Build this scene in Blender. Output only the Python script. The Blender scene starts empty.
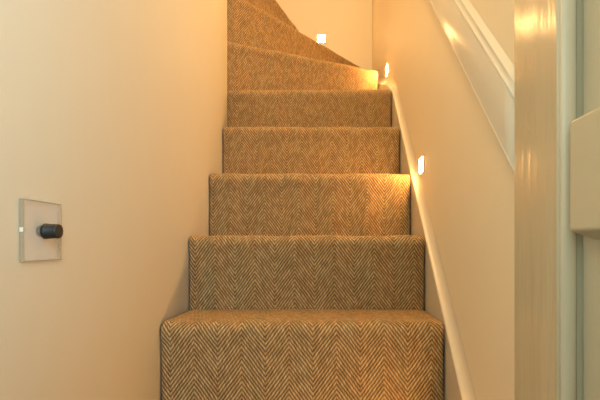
import bpy, bmesh, math, random
from mathutils import Vector
random.seed(4)
sc = bpy.context.scene
C = sc.collection
V = Vector

# ------------------------------------------------------------------ camera, light, exposure
EYE = 1.028                                   # eye height above the lower floor (m)
F = 430.0                                     # focal length in pixels of the 600 px wide frame
cam = bpy.data.cameras.new('camera'); co = bpy.data.objects.new('camera', cam); C.objects.link(co)
co.location = (0, 0, EYE); co.rotation_euler = (math.pi/2, 0, 0)
cam.sensor_width = 36; cam.lens = F/600*36
cam.shift_x = (300-323.6)/600; cam.shift_y = (245-200)/600     # shift lens: verticals stay vertical
cam.clip_start = 0.02
sc.camera = co

w = bpy.data.worlds.new('world'); sc.world = w; w.use_nodes = True
bg = w.node_tree.nodes['Background']
bg.inputs[0].default_value = (1.0, 0.86, 0.66, 1); bg.inputs[1].default_value = 0.22

def area(name, loc, rot, size, power, col, sy=None, spread=math.pi):
    l = bpy.data.lights.new(name, 'AREA'); l.energy = power; l.color = col; l.spread = spread
    l.shape = 'RECTANGLE' if sy else 'DISK'; l.size = size
    if sy: l.size_y = sy
    o = bpy.data.objects.new(name, l); C.objects.link(o); o.location = loc; o.rotation_euler = rot
    return o
# daylight through the open doorway of the room on the right, beside and behind the camera
area('doorway_daylight', (0.36, -0.72, 1.65), (math.radians(90), 0, math.radians(78)), 0.7, 48, (0.66, 0.88, 1.0), 1.4)

vs = sc.view_settings
vs.view_transform = 'Standard'; vs.look = 'None'; vs.gamma = 1; vs.use_curve_mapping = False
vs.exposure = 0.12
sc.display_settings.display_device = 'sRGB'

# ------------------------------------------------------------------ materials
def mat(name):
    m = bpy.data.materials.new(name); m.use_nodes = True
    nt = m.node_tree; return m, nt, nt.nodes['Principled BSDF']

def paint(name, col, rough, bump=0.05, scale=60, var=0.02, stretch=None, spec=0.5, dist=0.002, coat=0.0):
    m, nt, b = mat(name); N, L = nt.nodes, nt.links
    tc = N.new('ShaderNodeTexCoord'); mp = N.new('ShaderNodeMapping')
    L.new(tc.outputs['Object'], mp.inputs[0])
    if stretch: mp.inputs['Scale'].default_value = stretch
    n = N.new('ShaderNodeTexNoise'); n.inputs['Scale'].default_value = scale; n.inputs['Detail'].default_value = 4
    L.new(mp.outputs[0], n.inputs[0])
    n2 = N.new('ShaderNodeTexNoise'); n2.inputs['Scale'].default_value = 3.5; n2.inputs['Detail'].default_value = 3
    L.new(tc.outputs['Object'], n2.inputs[0])
    mx = N.new('ShaderNodeMix'); mx.data_type = 'RGBA'
    mx.inputs[6].default_value = (*[c*(1-var) for c in col], 1); mx.inputs[7].default_value = (*[min(1, c*(1+var)) for c in col], 1)
    L.new(n2.outputs[0], mx.inputs[0]); L.new(mx.outputs[2], b.inputs['Base Color'])
    bp = N.new('ShaderNodeBump'); bp.inputs['Strength'].default_value = bump; bp.inputs['Distance'].default_value = dist
    L.new(n.outputs[0], bp.inputs['Height']); L.new(bp.outputs[0], b.inputs['Normal'])
    b.inputs['Roughness'].default_value = rough; b.inputs['Specular IOR Level'].default_value = spec
    return m

M = {}
M['wall'] = paint('wall_paint', (0.73, 0.675, 0.53), 0.55, 0.12, 45)
M['wall_silk'] = paint('wall_silk_paint', (0.76, 0.675, 0.50), 0.58, 0.10, 30, spec=0.25)
M['gloss'] = paint('gloss_trim_paint', (0.67, 0.67, 0.59), 0.20, 0.10, 25)
M['string'] = paint('string_paint', (0.62, 0.545, 0.42), 0.30, 0.08, 30)
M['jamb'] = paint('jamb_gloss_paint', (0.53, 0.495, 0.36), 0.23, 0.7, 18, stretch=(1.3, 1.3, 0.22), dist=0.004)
M['frame_bead'] = paint('frame_bead_paint', (0.63, 0.575, 0.43), 0.22, 0.10, 25)
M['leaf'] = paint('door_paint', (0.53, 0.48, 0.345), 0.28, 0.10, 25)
M['ceiling'] = paint('ceiling_paint', (0.78, 0.76, 0.70), 0.8, 0.05, 40)
M['floor'] = paint('floor_boards_paint', (0.30, 0.22, 0.14), 0.5, 0.1, 20)

def carpet_mat():
    m, nt, b = mat('seagrass_herringbone'); N, L = nt.nodes, nt.links
    def math_(op, a, bb=None, c=None):
        n = N.new('ShaderNodeMath'); n.operation = op
        for i, x in enumerate((a, bb, c)):
            if x is None: continue
            if isinstance(x, (int, float)): n.inputs[i].default_value = x
            else: L.new(x, n.inputs[i])
        return n.outputs[0]
    uv = N.new('ShaderNodeUVMap'); uv.uv_map = 'UVMap'
    sp = N.new('ShaderNodeSeparateXYZ'); L.new(uv.outputs[0], sp.inputs[0])
    u, v = sp.outputs[0], sp.outputs[1]
    dn = N.new('ShaderNodeTexNoise'); dn.inputs['Scale'].default_value = 22; dn.inputs['Detail'].default_value = 2
    L.new(uv.outputs[0], dn.inputs[0])
    wob = math_('MULTIPLY', math_('SUBTRACT', dn.outputs[0], 0.5), 0.0038)
    uu = math_('ADD', u, wob)
    P = 0.1128
    tri = math_('PINGPONG', math_('ADD', uu, 0.195+P*10), P/2)         # distance from the chevron's peak
    ph = math_('ADD', v, math_('MULTIPLY', tri, 1.38))
    ph = math_('ADD', ph, math_('MULTIPLY', wob, 0.25))
    s = math_('FRACT', math_('DIVIDE', ph, 0.0119))
    rib = math_('SUBTRACT', 1.0, math_('POWER', math_('ABSOLUTE', math_('SUBTRACT', math_('MULTIPLY', s, 2.0), 1.0)), 2.0))   # rounded yarn
    # yarn ticks: short dashes running along each rib
    row = math_('FLOOR', math_('DIVIDE', ph, 0.0119))
    along = math_('ADD', math_('DIVIDE', uu, 0.0070), math_('MULTIPLY', row, 0.37))
    tk = math_('FRACT', along)
    tick = math_('SUBTRACT', 1.0, math_('POWER', math_('ABSOLUTE', math_('SUBTRACT', math_('MULTIPLY', tk, 2.0), 1.0)), 3.0))
    cell = N.new('ShaderNodeCombineXYZ'); L.new(math_('FLOOR', along), cell.inputs[0]); L.new(row, cell.inputs[1])
    wn = N.new('ShaderNodeTexWhiteNoise'); wn.noise_dimensions = '2D'; L.new(cell.outputs[0], wn.inputs[0])
    hgt = math_('MULTIPLY', rib, math_('ADD', math_('MULTIPLY', tick, 0.30), 0.70))
    fine = N.new('ShaderNodeTexNoise'); fine.inputs['Scale'].default_value = 420; fine.inputs['Detail'].default_value = 3
    L.new(uv.outputs[0], fine.inputs[0])
    cr = N.new('ShaderNodeValToRGB'); e = cr.color_ramp.elements
    e[0].position = 0.08; e[0].color = (0.070, 0.038, 0.013, 1)
    e[1].position = 0.95; e[1].color = (0.68, 0.49, 0.265, 1)
    x = cr.color_ramp.elements.new(0.5); x.color = (0.285, 0.178, 0.073, 1)
    f = math_('ADD', math_('MULTIPLY', hgt, 0.63), math_('MULTIPLY', math_('SUBTRACT', wn.outputs[0], 0.5), 0.20))
    f = math_('ADD', f, math_('MULTIPLY', fine.outputs[0], 0.30))
    L.new(f, cr.inputs[0])
    # streaks of greener and redder strands, stretched along the run
    mp = N.new('ShaderNodeMapping'); mp.inputs['Scale'].default_value = (26, 5, 1); L.new(uv.outputs[0], mp.inputs[0])
    st = N.new('ShaderNodeTexNoise'); st.inputs['Scale'].default_value = 1.0; st.inputs['Detail'].default_value = 3
    L.new(mp.outputs[0], st.inputs[0])
    tint = N.new('ShaderNodeValToRGB'); t = tint.color_ramp.elements
    t[0].position = 0.32; t[0].color = (1.06, 0.95, 0.86, 1); t[1].position = 0.68; t[1].color = (0.94, 0.98, 0.97, 1)
    L.new(st.outputs[0], tint.inputs[0])
    mx = N.new('ShaderNodeMix'); mx.data_type = 'RGBA'; mx.blend_type = 'MULTIPLY'; mx.inputs[0].default_value = 1
    L.new(cr.outputs[0], mx.inputs[6]); L.new(tint.outputs[0], mx.inputs[7])
    L.new(mx.outputs[2], b.inputs['Base Color'])
    b.inputs['Roughness'].default_value = 0.75; b.inputs['Specular IOR Level'].default_value = 0.25
    bp = N.new('ShaderNodeBump'); bp.inputs['Strength'].default_value = 0.9; bp.inputs['Distance'].default_value = 0.003
    L.new(hgt, bp.inputs['Height']); L.new(bp.outputs[0], b.inputs['Normal'])
    return m
M['carpet'] = carpet_mat()

def plain(name, col, rough, metal=0, emit=0, ecol=None):
    m, nt, b = mat(name); N, L = nt.nodes, nt.links
    n = N.new('ShaderNodeTexNoise'); n.inputs['Scale'].default_value = 80
    mr = N.new('ShaderNodeMapRange'); mr.inputs[3].default_value = rough*0.85; mr.inputs[4].default_value = min(1, rough*1.15)
    L.new(n.outputs[0], mr.inputs[0]); L.new(mr.outputs[0], b.inputs['Roughness'])
    b.inputs['Base Color'].default_value = (*col, 1); b.inputs['Metallic'].default_value = metal
    if emit:
        b.inputs['Emission Color'].default_value = (*ecol, 1); b.inputs['Emission Strength'].default_value = emit
    return m
WARM = (1.0, 0.51, 0.165)
M['lens'] = plain('lit_lens', (1, 0.9, 0.7), 0.4, 0, 200, WARM)
M['bezel'] = plain('white_bezel', (0.75, 0.70, 0.6), 0.35)
M['black'] = plain('black_knob', (0.010, 0.009, 0.008), 0.5)
M['steel'] = plain('brushed_steel', (0.6, 0.58, 0.55), 0.3, 1)
m, nt, b = mat('clear_acrylic')
b.inputs['Base Color'].default_value = (0.80, 0.72, 0.62, 1); b.inputs['Roughness'].default_value = 0.12
b.inputs['Alpha'].default_value = 0.30; b.inputs['IOR'].default_value = 1.45
M['acrylic'] = m
m, nt, b = mat('acrylic_edge')
b.inputs['Base Color'].default_value = (0.46, 0.36, 0.23, 1); b.inputs['Roughness'].default_value = 0.2; b.inputs['Alpha'].default_value = 0.6
M['acrylic_edge'] = m

# ------------------------------------------------------------------ helpers
def link(name, bm, material, parent=None, smooth=False):
    me = bpy.data.meshes.new(name); bmesh.ops.recalc_face_normals(bm, faces=bm.faces); bm.to_mesh(me); bm.free()
    me.materials.append(M[material])
    if smooth:
        for p in me.polygons: p.use_smooth = True
    o = bpy.data.objects.new(name, me); C.objects.link(o)
    if parent: o.parent = parent
    return o
def tag(o, label=None, cat=None, kind=None, group=None):
    for k, x in (('label', label), ('category', cat), ('kind', kind), ('group', group)):
        if x: o[k] = x
    return o
def empty(name, loc=(0, 0, 0), rot=(0, 0, 0)):
    o = bpy.data.objects.new(name, None); C.objects.link(o); o.location = loc; o.rotation_euler = rot; o.empty_display_size = 0.05
    return o
def box(bm, x0, x1, y0, y1, z0, z1, bev=0, seg=2):
    vs_ = [bm.verts.new(p) for p in ((x0,y0,z0),(x1,y0,z0),(x1,y1,z0),(x0,y1,z0),(x0,y0,z1),(x1,y0,z1),(x1,y1,z1),(x0,y1,z1))]
    fs = [bm.faces.new([vs_[i] for i in f]) for f in ((3,2,1,0),(4,5,6,7),(0,1,5,4),(1,2,6,5),(2,3,7,6),(3,0,4,7))]
    if bev:
        es = list({e for f in fs for e in f.edges})
        bmesh.ops.bevel(bm, geom=es, offset=bev, segments=seg, profile=0.5, affect='EDGES')
def prism(bm, pts, ext, bev=0, seg=2, filt=None):
    """pts: list of Vectors (closed polygon), ext: Vector of extrusion"""
    a = [bm.verts.new(p) for p in pts]; c = [bm.verts.new(V(p)+ext) for p in pts]
    n = len(pts)
    fs = [bm.faces.new(a), bm.faces.new(c[::-1])]
    for i in range(n): fs.append(bm.faces.new((a[i], c[i], c[(i+1) % n], a[(i+1) % n])))
    bmesh.ops.recalc_face_normals(bm, faces=fs)
    if bev:
        es = list({e for f in fs for e in f.edges})
        if filt: es = [e for e in es if filt(e)]
        bmesh.ops.bevel(bm, geom=es, offset=bev, segments=seg, profile=0.5, affect='EDGES')

# ------------------------------------------------------------------ stair dimensions
R, G = 0.2109, 0.1983                         # riser, going
D1, Z1 = 1.0215, EYE-0.184                    # nosing of the lowest step fully in view
XL, XR = -0.403, 0.311                        # side wall faces
WP = [(-2.4, -.330), (-.8, -.356), (.577, -.3815), (1.02, -.3900), (1.22, -.3850), (1.418, -.3795), (1.616, -.3815), (1.795, -.4020), (1.9, -.415)]
def xw(y):
    """face of the old, slightly bowed plaster wall on the left"""
    k = max(i for i in range(len(WP)-1) if WP[i][0] <= y+1e-9)
    def sl(i):
        a, b_ = WP[max(0, i-1)], WP[min(len(WP)-1, i+1)]; return (b_[1]-a[1])/(b_[0]-a[0])
    (y0, x0), (y1, x1) = WP[k], WP[k+1]; h = y1-y0; t = (y-y0)/h
    return (2*t**3-3*t*t+1)*x0 + (t**3-2*t*t+t)*h*sl(k) + (-2*t**3+3*t*t)*x1 + (t**3-t*t)*h*sl(k+1)
YB = 2.755                                    # back wall face
CEIL = 3.45
def pitch(y): return Z1 + R*(y-D1)/G
def nz(n): return Z1 + R*(n-1)

# ------------------------------------------------------------------ room shell
bm = bmesh.new(); box(bm, -2.0, 1.0, -2.4, 3.0, -0.12, 0.0)
tag(link('floor', bm, 'floor'), 'dark boarded floor at the foot of the stairs', 'floor', 'structure')
bm = bmesh.new(); box(bm, -2.0, 1.0, -2.4, 3.0, CEIL, CEIL+0.1)
tag(link('ceiling', bm, 'ceiling'), 'white ceiling high over the stairwell', 'ceiling', 'structure')
bm = bmesh.new()
yy = [-2.4+.2*i for i in range(15)] + [.42+i*.025 for i in range(55)] + [1.795]
face = [V((xw(y), y, 0)) for y in yy]
prism(bm, face + [V((-.50, 1.795, 0)), V((-.50, -2.4, 0))], V((0, 0, CEIL)), 0.005, 3,
      lambda e: all(abs(v.co.y-1.795) < 1e-4 and abs(v.co.x-xw(1.795)) < 1e-4 for v in e.verts))
wl = link('wall_left', bm, 'wall')
wl.data.polygons.foreach_set('use_smooth', [abs(p.normal.x) > .9 for p in wl.data.polygons])
tag(wl, 'plain cream wall left of the stairs carrying the dimmer switch', 'wall', 'structure')
bm = bmesh.new(); box(bm, -2.0, -.501, 1.69, 1.79, 0, CEIL)
tag(link('wall_return', bm, 'wall'), 'cream wall beside the upper flight behind the left wall', 'wall', 'structure')
bm = bmesh.new(); box(bm, XR, XR+0.1, 0.662, YB, 0, CEIL)
tag(link('wall_right', bm, 'wall_silk'), 'warm cream wall right of the stairs with two step lights', 'wall', 'structure')
bm = bmesh.new(); box(bm, 0.345, 0.445, -.31, 0.48, 0, CEIL)
tag(link('wall_hall', bm, 'wall'), 'cream hall wall behind the open door leaf', 'wall', 'structure')
bm = bmesh.new(); box(bm, -2.0, XR+0.1, YB, YB+0.1, 0, CEIL)
tag(link('wall_back', bm, 'wall'), 'glowing warm wall behind the turning steps at the top', 'wall', 'structure')

# ------------------------------------------------------------------ staircase with its carpet
def resample(poly, n):
    P = [V((x, y)) for x, y in poly]
    ds = [0]
    for a, b_ in zip(P, P[1:]): ds.append(ds[-1]+(b_-a).length)
    out = []
    for i in range(n+1):
        t = ds[-1]*i/n
        k = max(j for j in range(len(P)-1) if ds[j] <= t+1e-9)
        f = (t-ds[k])/(ds[k+1]-ds[k]); out.append(P[k].lerp(P[k+1], f))
    return out
def normals(line):
    """unit vectors pointing uphill (left normal of the line running left to right)"""
    ns = []
    for i in range(len(line)):
        a = line[max(0, i-1)]; b_ = line[min(len(line)-1, i+1)]
        d = (b_-a).normalized(); ns.append(V((-d.y, d.x)))
    return ns
left = {n: xw(D1+G*(n-1))+.0025 for n in range(-2, 5)}; left[5] = -.414
CR = 0.286
lines = {}
for n in range(-2, 6): lines[n] = [(left[n], D1+G*(n-1)), (CR, D1+G*(n-1))]
lines[6] = [(-.450, 1.805), (.270, 2.135)]
lines[7] = [(-.460, 1.846), (-.395, 1.852), (-.330, 1.902), (.286, 2.676)]
lines[8] = [(-.470, 1.880), (-.390, 1.888), (-.345, 1.965), (-.094, 2.745)]
lines[9] = [(-.480, 1.890), (-.440, 2.745)]
lines[10] = [(-.690, 1.800), (-.660, 2.745)]
lines[11] = [(-.900, 1.800), (-.880, 2.745)]
NU = 36
stair = empty('staircase', (0, D1, 0))
tag(stair, 'steep staircase carpeted in brown herringbone seagrass turning left at the top', 'staircase')
OFF = V((0, -D1, 0))
for n in range(-2, 11):
    A = resample(lines[n], NU); B = resample(lines[n+1] if n != 4 else [(-.3965, lines[5][0][1]), lines[5][1]], NU); nA = normals(A); nB = normals(B)
    z = nz(n)
    # timber body of the step
    bm = bmesh.new(); T = 0.009
    ba = [p+q*T for p, q in zip(A, nA)]; bb = [p+q*T for p, q in zip(B, nB)]
    if n <= 5:
        lb = max(left[n], left.get(n+1, -1))+.004 if n < 5 else left[5]+.004
        ba = [V((lb, ba[0].y)), V((CR-.003, ba[-1].y))]
        bb = [V((lb, bb[0].y)), V((CR-.003, bb[-1].y))] if n < 5 else bb
    ring = ba + bb[::-1]
    prism(bm, [V((p.x, p.y, max(0, z-R-T)))+OFF for p in ring], V((0, 0, z-T-max(0, z-R-T))))
    step = link('step', bm, 'wall', stair)
    # carpet: riser, rounded nosing, tread
    prof = [(0.0, -R+0.001)] + [(0.0, -R+0.02+i*(R-0.075)/5) for i in range(6)] + [(-.0020, -.045), (-.0040, -.034)]
    rr = 0.025; bulge = -0.0045
    for k in range(0, 9):
        a = math.radians(180-90*k/8); prof.append((bulge+rr+rr*math.cos(a), -rr+rr*math.sin(a)))
    NT = 8
    cols = []
    samples = [(0, -.009), (0, -.005), (0.0025, -.0015), (0.007, 0)]
    length = sum((a-b_).length for a, b_ in zip(A, A[1:]))
    ts = [(s_/length, off) for s_, off in samples] + [(i/NU, 0) for i in range(1, NU)] + [(1-s_/length, off) for s_, off in samples[::-1]]
    def at(line, t):
        x = min(max(t, 0), 1)*NU; k = min(int(x), NU-1); return line[k].lerp(line[k+1], x-k)
    for t, off in ts:
        p, q = at(A, t), at(nA, t).normalized(); pb = at(B, t)
        wav = 0.0012*math.sin(t*17+n*2.3)+0.0008*math.sin(t*41+n)
        if off < 0: wav *= 0.4
        col_ = []; arc = 0; last = None
        pts = []
        for o_, dz in prof:
            frac = min(1, max(0, (dz+.075)/.055))
            on = off*(1 if True else 0)
            # outward direction blends from -q (riser) to up (tread)
            up = 0 if dz < -rr else math.sin((dz+rr)/rr*math.pi/2)
            out = V((-q.x*math.cos(up*math.pi/2), -q.y*math.cos(up*math.pi/2), math.sin(up*math.pi/2)))
            pos = V((p.x+q.x*o_, p.y+q.y*o_, z+dz)) + out*(off+wav*frac)
            pts.append(pos)
        start = pts[-1]
        endp = V((pb.x, pb.y, z+off))
        for j in range(1, NT+1): pts.append(start.lerp(endp, j/NT))
        for j, pos in enumerate(pts):
            if last is not None: arc += (pos-last).length
            last = pos; col_.append((pos, arc))
        uu = (lines[n][0][0] if n <= 5 else -.45) + t*length
        cols.append((uu, col_))
    bm = bmesh.new(); uvl = bm.loops.layers.uv.new('UVMap')
    grid = [[bm.verts.new(c+OFF) for c, _ in col_] for _, col_ in cols]
    for i in range(len(grid)-1):
        for j in range(len(grid[0])-1):
            f = bm.faces.new((grid[i][j], grid[i+1][j], grid[i+1][j+1], grid[i][j+1]))
            for lp, (a, b_) in zip(f.loops, ((i, j), (i+1, j), (i+1, j+1), (i, j+1))):
                lp[uvl].uv = (cols[a][0], cols[a][1][b_][1]+n*0.413)
    o = link('carpet', bm, 'carpet', step, True)
    if n == 1: o['label'] = 'brown herringbone seagrass carpet wrapped over the step'

# ------------------------------------------------------------------ skirting strings along both walls
ys = [0.40, 1.83, 1.985, 2.35, YB]
zt = [pitch(0.40)-.008, .660+EYE, .742+EYE, .885+EYE, 1.085+EYE]
bm = bmesh.new(); rows = []
prof = [(0, -.34), (0, -.20), (0, -.004), (.0012, -.0005)] + [(.0012+.0198*math.sin(math.radians(a)), .040*(1-math.cos(math.radians(a)))) for a in range(10, 91, 10)] + [(.021, -.34)]
st = [.664+(1.80-.664)*i/30 for i in range(31)] + [1.80+(YB-1.80)*i/40 for i in range(1, 41)]
def stz(y):
    k = max(i for i in range(4) if ys[i] <= y+1e-9); t = (y-ys[k])/(ys[k+1]-ys[k]); return zt[k]*(1-t)+zt[k+1]*t
for y in st:
    z_ = sum(stz(min(YB, max(.42, y+q))) for q in (-.03, -.015, 0, .015, .03))/5
    rows.append([bm.verts.new((.2900+dx, y, max(0.002 if dz < -.3 else 0, z_+dz))) for dx, dz in prof])
for a, b_ in zip(rows, rows[1:]):
    for k in range(len(prof)): bm.faces.new((a[k], b_[k], b_[(k+1) % len(prof)], a[(k+1) % len(prof)]))
bm.faces.new(rows[0]); bm.faces.new(rows[-1][::-1])
br = link('baseboard_right', bm, 'string', None, True)
br.data.polygons.foreach_set('use_smooth', [p.normal.z > .05 for p in br.data.polygons])
tag(br, 'cream painted string board rising along the right wall beside the carpet', 'skirting board', 'structure')
bm = bmesh.new()
prism(bm, [V((.289, YB, nz(7)-.03)), V((.289, YB, nz(7)+.015)), V((-.09, YB, nz(8)-.02)), V((-.09, YB, nz(7)-.02))], V((0, -0.008, 0)))
tag(link('baseboard_back', bm, 'string'), 'short cream skirting behind the topmost turning step', 'skirting board', 'structure')

# ------------------------------------------------------------------ raking moulding board on the right wall
rail = empty('trim_1', (XR, 0.67, pitch(0.67)+0.66))
tag(rail, 'glossy cream moulded rail board slanting down the right wall', 'rail moulding', 'structure')
def sweep(name, prof, parent, y0, y1, material='gloss'):
    """profile of (height above pitch line, distance out of the wall), swept along the slope"""
    bm = bmesh.new(); rows = []
    NS = 40
    for i in range(NS+1):
        y = y0+(y1-y0)*i/NS
        rows.append([bm.verts.new(V((XR-o_, y, pitch(y)+h))-parent.location) for h, o_ in prof])
    for a, b_ in zip(rows, rows[1:]):
        for j in range(len(prof)-1): bm.faces.new((a[j], b_[j], b_[j+1], a[j+1]))
    bm.faces.new(rows[0]); bm.faces.new(rows[-1][::-1])
    return link(name, bm, material, parent, True)
H0 = 0.660
bp_ = [(H0, 0), (H0, .006)] + [(H0+.003-.003*math.cos(math.radians(a)), .007+.003*math.sin(math.radians(a))) for a in range(0, 121, 15)]
bp_ += [(H0+.007, .0095), (H0+.030, .0105), (H0+.060, .012), (H0+.085, .011), (H0+.110, .0095), (H0+.118, .009), (H0+.118, 0)]
sweep('rail_board', bp_, rail, 0.664, YB)
b0 = H0+.122
sweep('bead', [(b0-.004, 0), (b0-.004, .0100), (b0-.002, .0112), (b0+.001, .0112), (b0+.003, .0100), (b0+.013, .0060), (b0+.015, .0066), (b0+.018, .0062), (b0+.020, .0050), (b0+.034, 0)], rail, 0.664, YB)

# ------------------------------------------------------------------ door frame and open leaf at the right
door = empty('door_1', (0.29, 0.49, 0))
tag(door, 'cream gloss door frame with open door leaf at the right edge', 'door', 'structure')
o3 = V((0.29, 0.49, 0)); HD = 2.35
bm = bmesh.new()
prism(bm, [V((.2648, .486, 0))-o3, V((.2918, .660, 0))-o3, V((.3440, .660, 0))-o3, V((.3440, .486, 0))-o3], V((0, 0, HD)), 0.0045, 3,
      lambda e: abs(e.verts[0].co.z-e.verts[1].co.z) > 1)
j = link('jamb', bm, 'jamb', door, True)
j.data.polygons.foreach_set('use_smooth', [len(p.vertices) == 4 and p.area < 0.05 for p in j.data.polygons])
bm = bmesh.new()                                                    # rounded stop bead on the jamb's face
nseg = 10; prof = [V((.2668+.0095-.0095*math.cos(math.pi*k/nseg), .486-.0055*math.sin(math.pi*k/nseg), 0))-o3 for k in range(nseg+1)]
prism(bm, prof, V((0, 0, HD)))
s_ = link('bead', bm, 'frame_bead', j, True)
s_.data.polygons.foreach_set('use_smooth', [p.area > 0 and len(p.vertices) == 4 for p in s_.data.polygons])
bm = bmesh.new(); box(bm, .2905-o3.x, .3300-o3.x, -.28-o3.y, .4835-o3.y, .008, HD-.03, 0.003)
lf = link('door_leaf', bm, 'leaf', door)
bm = bmesh.new()
ZB = EYE+.0150; ZT = EYE+.1330
prism(bm, [V((.2645, .463, ZB))-o3, V((.2905, .463, ZB-.0095))-o3, V((.2905, .463, ZT))-o3, V((.2645, .463, ZT))-o3], V((0, -.115, 0)), 0.0028, 3,
      lambda e: not all(abs(v.co.x-(.2905-o3.x)) < 1e-4 for v in e.verts))
k_ = link('lock_case', bm, 'leaf', lf)
k_['label'] = 'cream painted box with bevelled underside on the door leaf'

# ------------------------------------------------------------------ step lights
def step_light(loc, rot, label):
    t = empty('step_light', loc, rot)        # local -Y faces the room, origin on the wall
    tag(t, label, 'step light', None, 'recessed step lights')
    S, s1 = 0.029, 0.0235
    bm = bmesh.new()
    o_ = [(-S, -S), (S, -S), (S, S), (-S, S)]; i_ = [(-s1, -s1), (s1, -s1), (s1, s1), (-s1, s1)]
    vo0 = [bm.verts.new((x, -.0002, z)) for x, z in o_]; vo = [bm.verts.new((x*.95, -.0025, z*.95)) for x, z in o_]; vi = [bm.verts.new((x, -.0025, z)) for x, z in i_]
    vb = [bm.verts.new((x, -.0002, z)) for x, z in i_]
    for k in range(4):
        q = (k+1) % 4
        bm.faces.new((vo0[k], vo0[q], vo[q], vo[k])); bm.faces.new((vo[k], vo[q], vi[q], vi[k])); bm.faces.new((vi[k], vi[q], vb[q], vb[k])); bm.faces.new((vb[k], vb[q], vo0[q], vo0[k]))
    link('bezel', bm, 'bezel', t)
    bm = bmesh.new(); box(bm, -s1*.98, s1*.98, -.0035, -.0003, -s1*.98, s1*.98, 0.001)
    link('lens', bm, 'lens', t)
    return t
rz = -math.pi/2
step_light((XR, 0.764, EYE-.381), (0, 0, rz), 'lit square step light low on the right wall beside the jamb')
step_light((XR, 1.359, EYE+.252), (0, 0, rz), 'lit square step light on the right wall beside the middle steps')
step_light((XR, 2.095, EYE+.852), (0, 0, rz), 'lit square step light on the right wall near the back corner')
step_light((-.015, YB, EYE+1.32), (0, 0, 0), 'lit square step light on the back wall above the turning step')

# recessed ceiling lamps over the stairs
def downlight(x, y, power, size, label, col):
    lamp = empty('ceiling_downlight', (x, y, CEIL))
    tag(lamp, label, 'ceiling light', None, 'ceiling downlights over the stairs')
    bm = bmesh.new()
    rings = [[bm.verts.new((r_*size*math.cos(a*math.pi/16), r_*size*math.sin(a*math.pi/16), z_)) for a in range(32)] for r_, z_ in ((.75, -.0003), (.72, -.006), (.55, -.006), (.52, -.0003))]
    for a, b_ in zip(rings, rings[1:]+rings[:1]):
        for k in range(32): bm.faces.new((a[k], a[(k+1) % 32], b_[(k+1) % 32], b_[k]))
    link('trim_ring', bm, 'bezel', lamp, True)
    area('downlight', (x, y, CEIL-.008), (0, 0, 0), size, power, col)
downlight(-.10, 2.15, 4, 0.10, 'round recessed ceiling downlight over the turn of the stairs', (1.0, 0.50, 0.16))
downlight(-.04, 1.00, 27, 0.16, 'round recessed ceiling downlight over the lower steps', (1.0, 0.62, 0.27))

# ------------------------------------------------------------------ dimmer switch on the left wall
dm = empty('dimmer_switch', (xw(.577), 0.577, EYE+.0185), (0, 0, math.pi/2+math.atan(.0175)))   # local -Y faces the room (+X)
tag(dm, 'black dimmer knob on a clear square plate on the left wall', 'light switch')
S = 0.0388
bm = bmesh.new(); box(bm, -S, S, -.0062, -.0006, -S, S, 0.0008, 2); link('plate', bm, 'acrylic', dm)
def turned(name, prof, mname, parent, n=32):
    bm = bmesh.new(); rings = []
    for r_, y in prof: rings.append([bm.verts.new((r_*math.cos(2*math.pi*k/n), -y, r_*math.sin(2*math.pi*k/n))) for k in range(n)])
    for a, b_ in zip(rings, rings[1:]):
        for k in range(n): bm.faces.new((a[k], a[(k+1) % n], b_[(k+1) % n], b_[k]))
    bm.faces.new(rings[0]); bm.faces.new(rings[-1])
    return link(name, bm, mname, parent, True)
turned('collar', [(.0075, .0004), (.0075, .0070)], 'black', dm)
kn = turned('knob', [(.0098, .0070), (.0104, .0076), (.0104, .0110), (.0098, .0116), (.0098, .0252), (.0092, .0266), (.006, .0270)], 'black', dm)
for p in kn.data.polygons: p.use_smooth = len(p.vertices) == 4
kn['label'] = 'black turning knob'

bm = bmesh.new(); box(bm, -S-.0021, -S-.0010, -.0056, -.0012, -.0020, .0036, 0.0004); f_ = link('side_clip', bm, 'bezel', dm)
bm = bmesh.new(); e_ = .0009
for x0, x1, z0, z1 in ((-S-e_, -S, -S-e_, S+e_), (S, S+e_, -S-e_, S+e_), (-S, S, S, S+e_), (-S, S, -S-e_, -S)):
    box(bm, x0, x1, -.0062, -.0006, z0, z1)
link('plate_edge', bm, 'acrylic_edge', dm)
